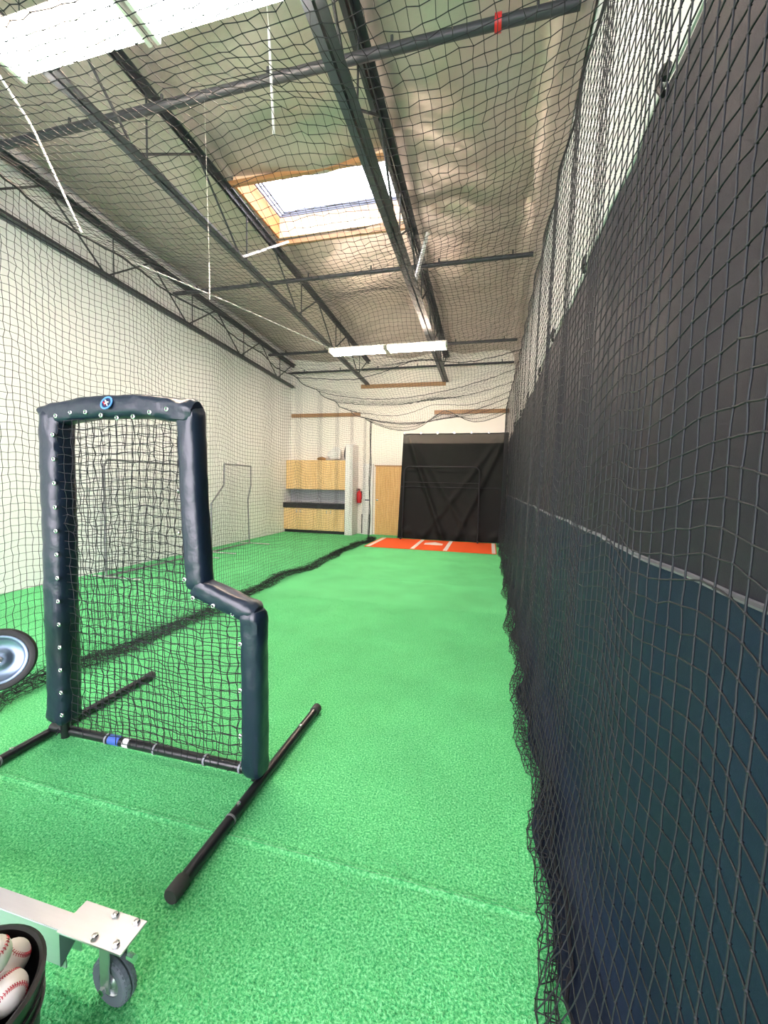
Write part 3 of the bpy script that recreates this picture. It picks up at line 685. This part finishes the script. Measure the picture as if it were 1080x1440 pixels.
for (x, y0, y1) in ((-1.0, 1.10, 2.32), (-2.325, 1.17, 2.39)):
    lg = MB().cyl((x, y0, .028), (x, y1, .028), .024, 16).build('leg', BLACKTUBE, ls, smooth=True)
    for (a, b) in ((y0-.012, y0+.055), (y1-.05, y1+.01)): MB().lathe([(0, 0), (.025, .0), (.029, .006), (.029, b-a-.004), (.026, b-a)], 16, (x, a, .029), (0, 1, 0)).build('end_cap', mat('worn_black_rubber', (.035, .035, .036), .7), lg, smooth=True)
    for yy in (LY-.18, LY+.42):
        MB().lathe([(.0, 0), (.009, 0), (.009, .006), (0, .008)], 10, (x, yy, .052)).build('bolt', NICKEL, lg, smooth=True)
    MB().lathe([(.0245, -.004), (.0262, -.004), (.0262, .004), (.0245, .004)], 16, (x, LY-.24, .028), (0, 1, 0)).build('band', GREYTUBE, lg, smooth=True)
for x in (-2.20, -1.93, -1.62, -1.32, -1.12): MB().lathe([(.025, -.005), (.028, -.005), (.028, .005), (.025, .005)], 14, (x, LY+.02, .055), (1, 0, 0)).build('tie', mat('grey_tie', (.25, .26, .30), .5), ls, smooth=True)
MB().lathe([(.0243, -.035), (.0252, -.035), (.0252, .035), (.0243, .035)], 16, (-1.88, LY+.02, .055), (1, 0, 0)).build('sticker', mat('blue_sticker', (.05, .12, .45), .4), ls, smooth=True)
MB().lathe([(.0243, -.018), (.0254, -.018), (.0254, .018), (.0243, .018)], 16, (-1.80, LY+.02, .055), (1, 0, 0)).build('sticker', mat('white_sticker', (.7, .7, .72), .4), ls, smooth=True)
# lashings at the corners
for cx, sd in ((-1.09, 1), (-2.22, 5)):
    rg = np.random.default_rng(sd); pp = np.array((cx, LY+.02, .06))+rg.normal(0, 1, (26, 3))*np.array((.03, .022, .022)); pp[:, 2] = np.maximum(pp[:, 2], .02)
    MB().tube(pp, .003, 5).build('lashing', CORD, ls, smooth=True)
# grommets : shared mesh
gm = MB().lathe([(.0055, 0), (.0055, .004), (.0075, .0055), (.011, .004), (.012, 0)], 14, (0,0,0), (0,-1,0)).mesh('grommet', NICKEL, smooth=True)
GR = [(-2.134, .20+i*.122, .060) for i in range(13)]+[(-2.12+i*.095, 1.758+.018*math.sin(i*1.1), .053) for i in range(8)]+[(-1.375, .98, .045), (-1.33, .895, .045), (-1.22, .868, .045), (-1.12, .838, .04)]+[(-1.082, .70-i*.22, .040) for i in range(3)]
for (x, z, d) in GR: inst('grommet', gm, ls, (x, LY-d-.004, z))
for x, z, s in [(-1.415, 1.2+.2*i, 1) for i in range(2)]: inst('grommet', gm, ls, (x, LY-.03, z), (0, 0, -1.2))
# emblem on the top pad
ex_, ez = -1.79, 1.810
em = MB().lathe([(.0, .0), (.030, .0), (.030, .003), (0, .003)], 24, (ex_, LY-.063, ez), (0, -1, .35)).build('emblem', mat('emblem_navy', (.012, .02, .07), .4), ls, smooth=True)
MB().lathe([(.026, .002), (.034, .002), (.034, .006), (.026, .006)], 28, (ex_, LY-.063, ez), (0, -1, .35), closed=True).build('ring', mat('emblem_blue', (.10, .30, .80), .4), em, smooth=True)
MB().bar((ex_-.004, LY-.069, ez+.016), (ex_+.010, LY-.068, ez-.018), .006, .004).bar((ex_-.012, LY-.068, ez-.004), (ex_+.016, LY-.069, ez+.006), .006, .004).build('white_stroke', WHITE, em)
MB().bar((ex_-.018, LY-.068, ez+.006), (ex_-.004, LY-.068, ez-.010), .008, .004).build('red_stroke', RED, em)
# netting, two layers
poly = np.array([(-2.17, .07), (-2.17, 1.76), (-1.39, 1.76), (-1.345, .93), (-1.05, .82), (-1.05, .07)])
xs_ = np.arange(-2.18, -1.02, .044); zs_ = np.arange(.075, 1.79, .044)
for li, dy in enumerate((-.028, .035)):
    G = np.zeros((len(xs_), len(zs_), 3)); G[..., 0] = xs_[:, None]; G[..., 2] = zs_[None]; G[..., 1] = LY+dy
    XX, ZZ = G[..., 0].copy(), G[..., 2].copy()
    G[..., 0] += .010*np.sin(ZZ*4+li*2)+li*.019; G[..., 2] += .012*np.sin(XX*7+li*1.6)-li*.013*(XX+1.6); G[..., 1] += .02*np.sin(XX*5)*np.sin(ZZ*2.6)
    G += RNG.normal(0, .0038, G.shape)
    px, py = G[..., 0], G[..., 2]; ins = np.zeros(px.shape, bool); j = len(poly)-1
    for i in range(len(poly)):
        ins ^= ((poly[i, 1] > py) != (poly[j, 1] > py)) & (px < (poly[j, 0]-poly[i, 0])*(py-poly[i, 1])/(poly[j, 1]-poly[i, 1]+1e-9)+poly[i, 0]); j = i
    V, F = net_arrays(G, .0019, 5, sub=2, wig=.0012, mask=ins); link_mesh('netting', fast_mesh('netting', V, F, CORD), ls)
    V, F = knots(G[ins], .0038); link_mesh('knots', fast_mesh('knots', V, F, CORD), ls)['kind'] = 'stuff'

# ================================================================== PITCHING MACHINE (only its foot and one wheel in frame)
pm = thing('pitching_machine', (-2.3, .82, 0), 'aluminium pitching machine base with caster and throwing wheel at left edge', 'machine')
ZP = .20
MB().bar((-2.45, .825, ZP-.003), (-1.06, .825, ZP-.003), .045, .006).bar((-2.45, .8035, ZP-.055), (-1.085, .8035, ZP-.055), .004, .105).bar((-2.45, .8465, ZP-.055), (-1.085, .8465, ZP-.055), .004, .105).build('beam', ALU, pm)
pt = MB().box((-1.105, .793, ZP), (-.888, .882, ZP+.006)).build('caster_plate', ALU, pm, bevel=.0015)
MB().add([(-1.10, .797, ZP), (-1.04, .797, ZP), (-1.10, .797, ZP-.105), (-1.10, .801, ZP), (-1.04, .801, ZP), (-1.10, .801, ZP-.105)], [(0,2,1), (3,4,5), (0,1,4,3), (1,2,5,4), (2,0,3,5)]).build('gusset', mat('dark_grey_steel', (.05, .06, .08), .4, metal=.5), pm)
bm_ = MB().lathe([(0, 0), (.0105, 0), (.0105, .006), (.007, .009), (0, .0095)], 6).mesh('bolt', NICKEL)
for (x, y) in ((-.985, .868), (-.912, .868), (-.99, .808), (-.918, .808)): inst('bolt', bm_, pt, (x, y, ZP+.006))
cx, cy, R = -.955, .835, .066
ct = MB().lathe([(.036, -.018), (.058, -.020), (R, -.013), (R+.001, -.0025), (R-.004, -.002), (R-.004, .002), (R+.001, .0025), (R, .013), (.058, .020), (.036, .018)], 40, (cx, cy, R+.004), (.1, .99, 0), closed=True).build('caster_tyre', GREYRUB, pm, smooth=True)
ax = np.array((.1, .99, 0)); ax /= np.linalg.norm(ax); tv = np.cross(ax, (0,0,1)); c0 = np.array((cx, cy, R+.004))
for i in range(30):
    a = 2*PI*i/30; rd = tv*math.cos(a)+np.array((0,0,1))*math.sin(a)
    for s in (-1, 1): MB().bar(c0+rd*(R+.0005)+ax*s*.004, c0+rd*(R-.003)+ax*s*.0165, .007, .003, up=rd).build('tread', GREYRUB, ct)
MB().lathe([(0, -.010), (.012, -.019), (.02, -.012), (.034, -.012), (.037, -.017), (.037, .017), (.034, .012), (.02, .012), (.012, .019), (0, .010)], 28, c0, ax).build('caster_hub', ALU, pm, smooth=True)
fk = MB()
for s in (-1, 1):
    o0 = c0+ax*s*.027; top = np.array((cx, cy, ZP-.008))+ax*s*.027; fk.bar(o0-np.array((0,0,.012)), top, .034, .004, up=tuple(ax))
fk.bar(np.array((cx, cy, ZP-.010))-ax*.03, np.array((cx, cy, ZP-.010))+ax*.03, .045, .006); fk.cyl((cx, cy, ZP-.012), (cx, cy, ZP), .026, 16)
fk.build('caster_fork', ALU, pm)
MB().cyl(c0-ax*.040, c0+ax*.040, .0055, 10).cyl(c0-ax*.040, c0-ax*.031, .010, 6).cyl(c0+ax*.031, c0+ax*.040, .010, 6).build('axle_bolt', NICKEL, pm)
MB().cyl((-.89, .822, ZP-.03), (-.865, .815, ZP-.022), .009, 8).build('brake_pin', NICKEL, pm, smooth=True)
MB().box((-2.42, .78, 0), (-2.34, .86, .92)).build('column', ALU, pm)
WC = np.array((-2.01, 1.25, .664)); wax = np.array((.72, -.62, .25)); wax /= np.linalg.norm(wax)
MB().bar((-2.38, .84, .66), (-2.32, 1.34, .66), .05, .05).bar((-2.32, 1.34, .66), tuple(WC-wax*.07), .04, .04).build('wheel_arm', ALU, pm)
MB().lathe([(.100, -.022), (.110, -.026), (.124, -.024), (.129, -.014), (.129, .014), (.124, .024), (.110, .026), (.100, .022)], 56, WC, wax, closed=True).build('throwing_tyre', RUBBER, pm, smooth=True)
MB().lathe([(0, -.022), (.101, -.022), (.101, .024), (.097, .025), (.090, .022), (.088, .018), (.080, .012), (.058, .004), (.044, .004), (.034, .010), (.024, .012), (0, .012)], 48, WC, wax).build('wheel_hub', mat('cast_aluminium', (.20, .26, .36), .32, metal=.85), pm, smooth=True)
MB().lathe([(0, .012), (.016, .012), (.016, .02), (.009, .021), (.009, .034), (0, .035)], 6, WC, wax).build('hub_nut', NICKEL, pm)

# ================================================================== BALL BUCKET
bx, by, BH = -1.03, .525, .37
bk = thing('bucket', (bx, by, 0), 'black plastic bucket full of baseballs at the bottom left corner', 'bucket')
MB().lathe([(0, .004), (.125, .004), (.147, .30), (.150, BH), (.145, BH), (.142, .30), (.121, .010), (0, .010)], 56, (bx, by, 0)).build('pail', BLACK, bk, smooth=True)
MB().lathe([(.150, BH-.012), (.156, BH-.010), (.157, BH), (.150, BH+.004), (.144, BH)], 56, (bx, by, 0), closed=True).build('rim', BLACK, bk, smooth=True)
for zz in (BH-.045, BH-.075): MB().lathe([(.146, zz-.004), (.153, zz-.003), (.153, zz+.003), (.146, zz+.004)], 56, (bx, by, 0), closed=True).build('rib', BLACK, bk, smooth=True)
th = np.linspace(-.3, PI+.3, 30); MB().tube(np.stack([bx+.158*np.cos(th+2.3), by+.158*np.sin(th+2.3), BH-.06-.10*np.sin(np.clip(th, 0, PI))], 1), .003, 6).build('bail_handle', NICKEL, bk, smooth=True)
BR = .0368
ball_me = MB().lathe([(BR*math.sin(a), -BR*math.cos(a)) for a in np.linspace(0, PI, 20)], 30).mesh('baseball', LEATHER, smooth=True)
sm = MB(); tt = np.linspace(0, 4*PI, 161)[:-1]; A = .42
def seam_pt(t):
    p = PI/2-(PI/2-A)*np.cos(t); q = t/2+A*np.sin(2*t)
    return np.stack([np.sin(p)*np.cos(q), np.sin(p)*np.sin(q), np.cos(p)], -1)
S = seam_pt(tt); sm.tube(S*(BR+.0001), .0006, 4, closed=True)
dS = np.roll(S, -1, 0)-np.roll(S, 1, 0); dS /= np.linalg.norm(dS, axis=1)[:, None]; bS = np.cross(S, dS)
for i in range(0, 160, 2):
    for s in (-1, 1): sm.bar(S[i]*(BR+.0003), (S[i]+bS[i]*s*.11+dS[i]*.05)*(BR+.0003)/np.linalg.norm(S[i]+bS[i]*s*.11+dS[i]*.05), .0012, .001, up=tuple(S[i]))
seam_me = sm.mesh('stitching', STITCH)
BALLS = []
rg = random.Random(5); TOP = [(.75, 'baseball on top of the heap nearest the bright caster plate'), (2.007, 'baseball on top of the heap nearest the aluminium beam'),
       (-.507, 'baseball on top of the heap at the bottom edge of the picture')]+[(a, 'baseball at the left of the bucket beside the picture edge') for a in (3.264, 4.52)]
LOWB = [(.52, 'lower baseball wedged against the right inside of the bucket'), (1.305, 'lower baseball against the back inside of the bucket below the beam')]+[(.52+i*PI/4, 'baseball buried in the lower layer of the bucket') for i in range(2, 8)]
pos = [(.066*math.cos(a), .066*math.sin(a), BH+.066, l) for a, l in TOP]+[(.0985*math.cos(a), .0985*math.sin(a), BH-.006, l) for a, l in LOWB]+[(0, 0, BH-.006, LOWB[-1][1])]
for i, (dx, dy, z, lab) in enumerate(pos):
    o = bpy.data.objects.new('baseball', ball_me); COL.objects.link(o); o.location = (bx+dx, by+dy, z); o.rotation_euler = (rg.uniform(0, 6), rg.uniform(0, 6), rg.uniform(0, 6))
    s = bpy.data.objects.new('stitching', seam_me); COL.objects.link(s); s.parent = o
    BALLS.append(o); tag(o, lab, 'baseball', 'baseballs in the bucket')
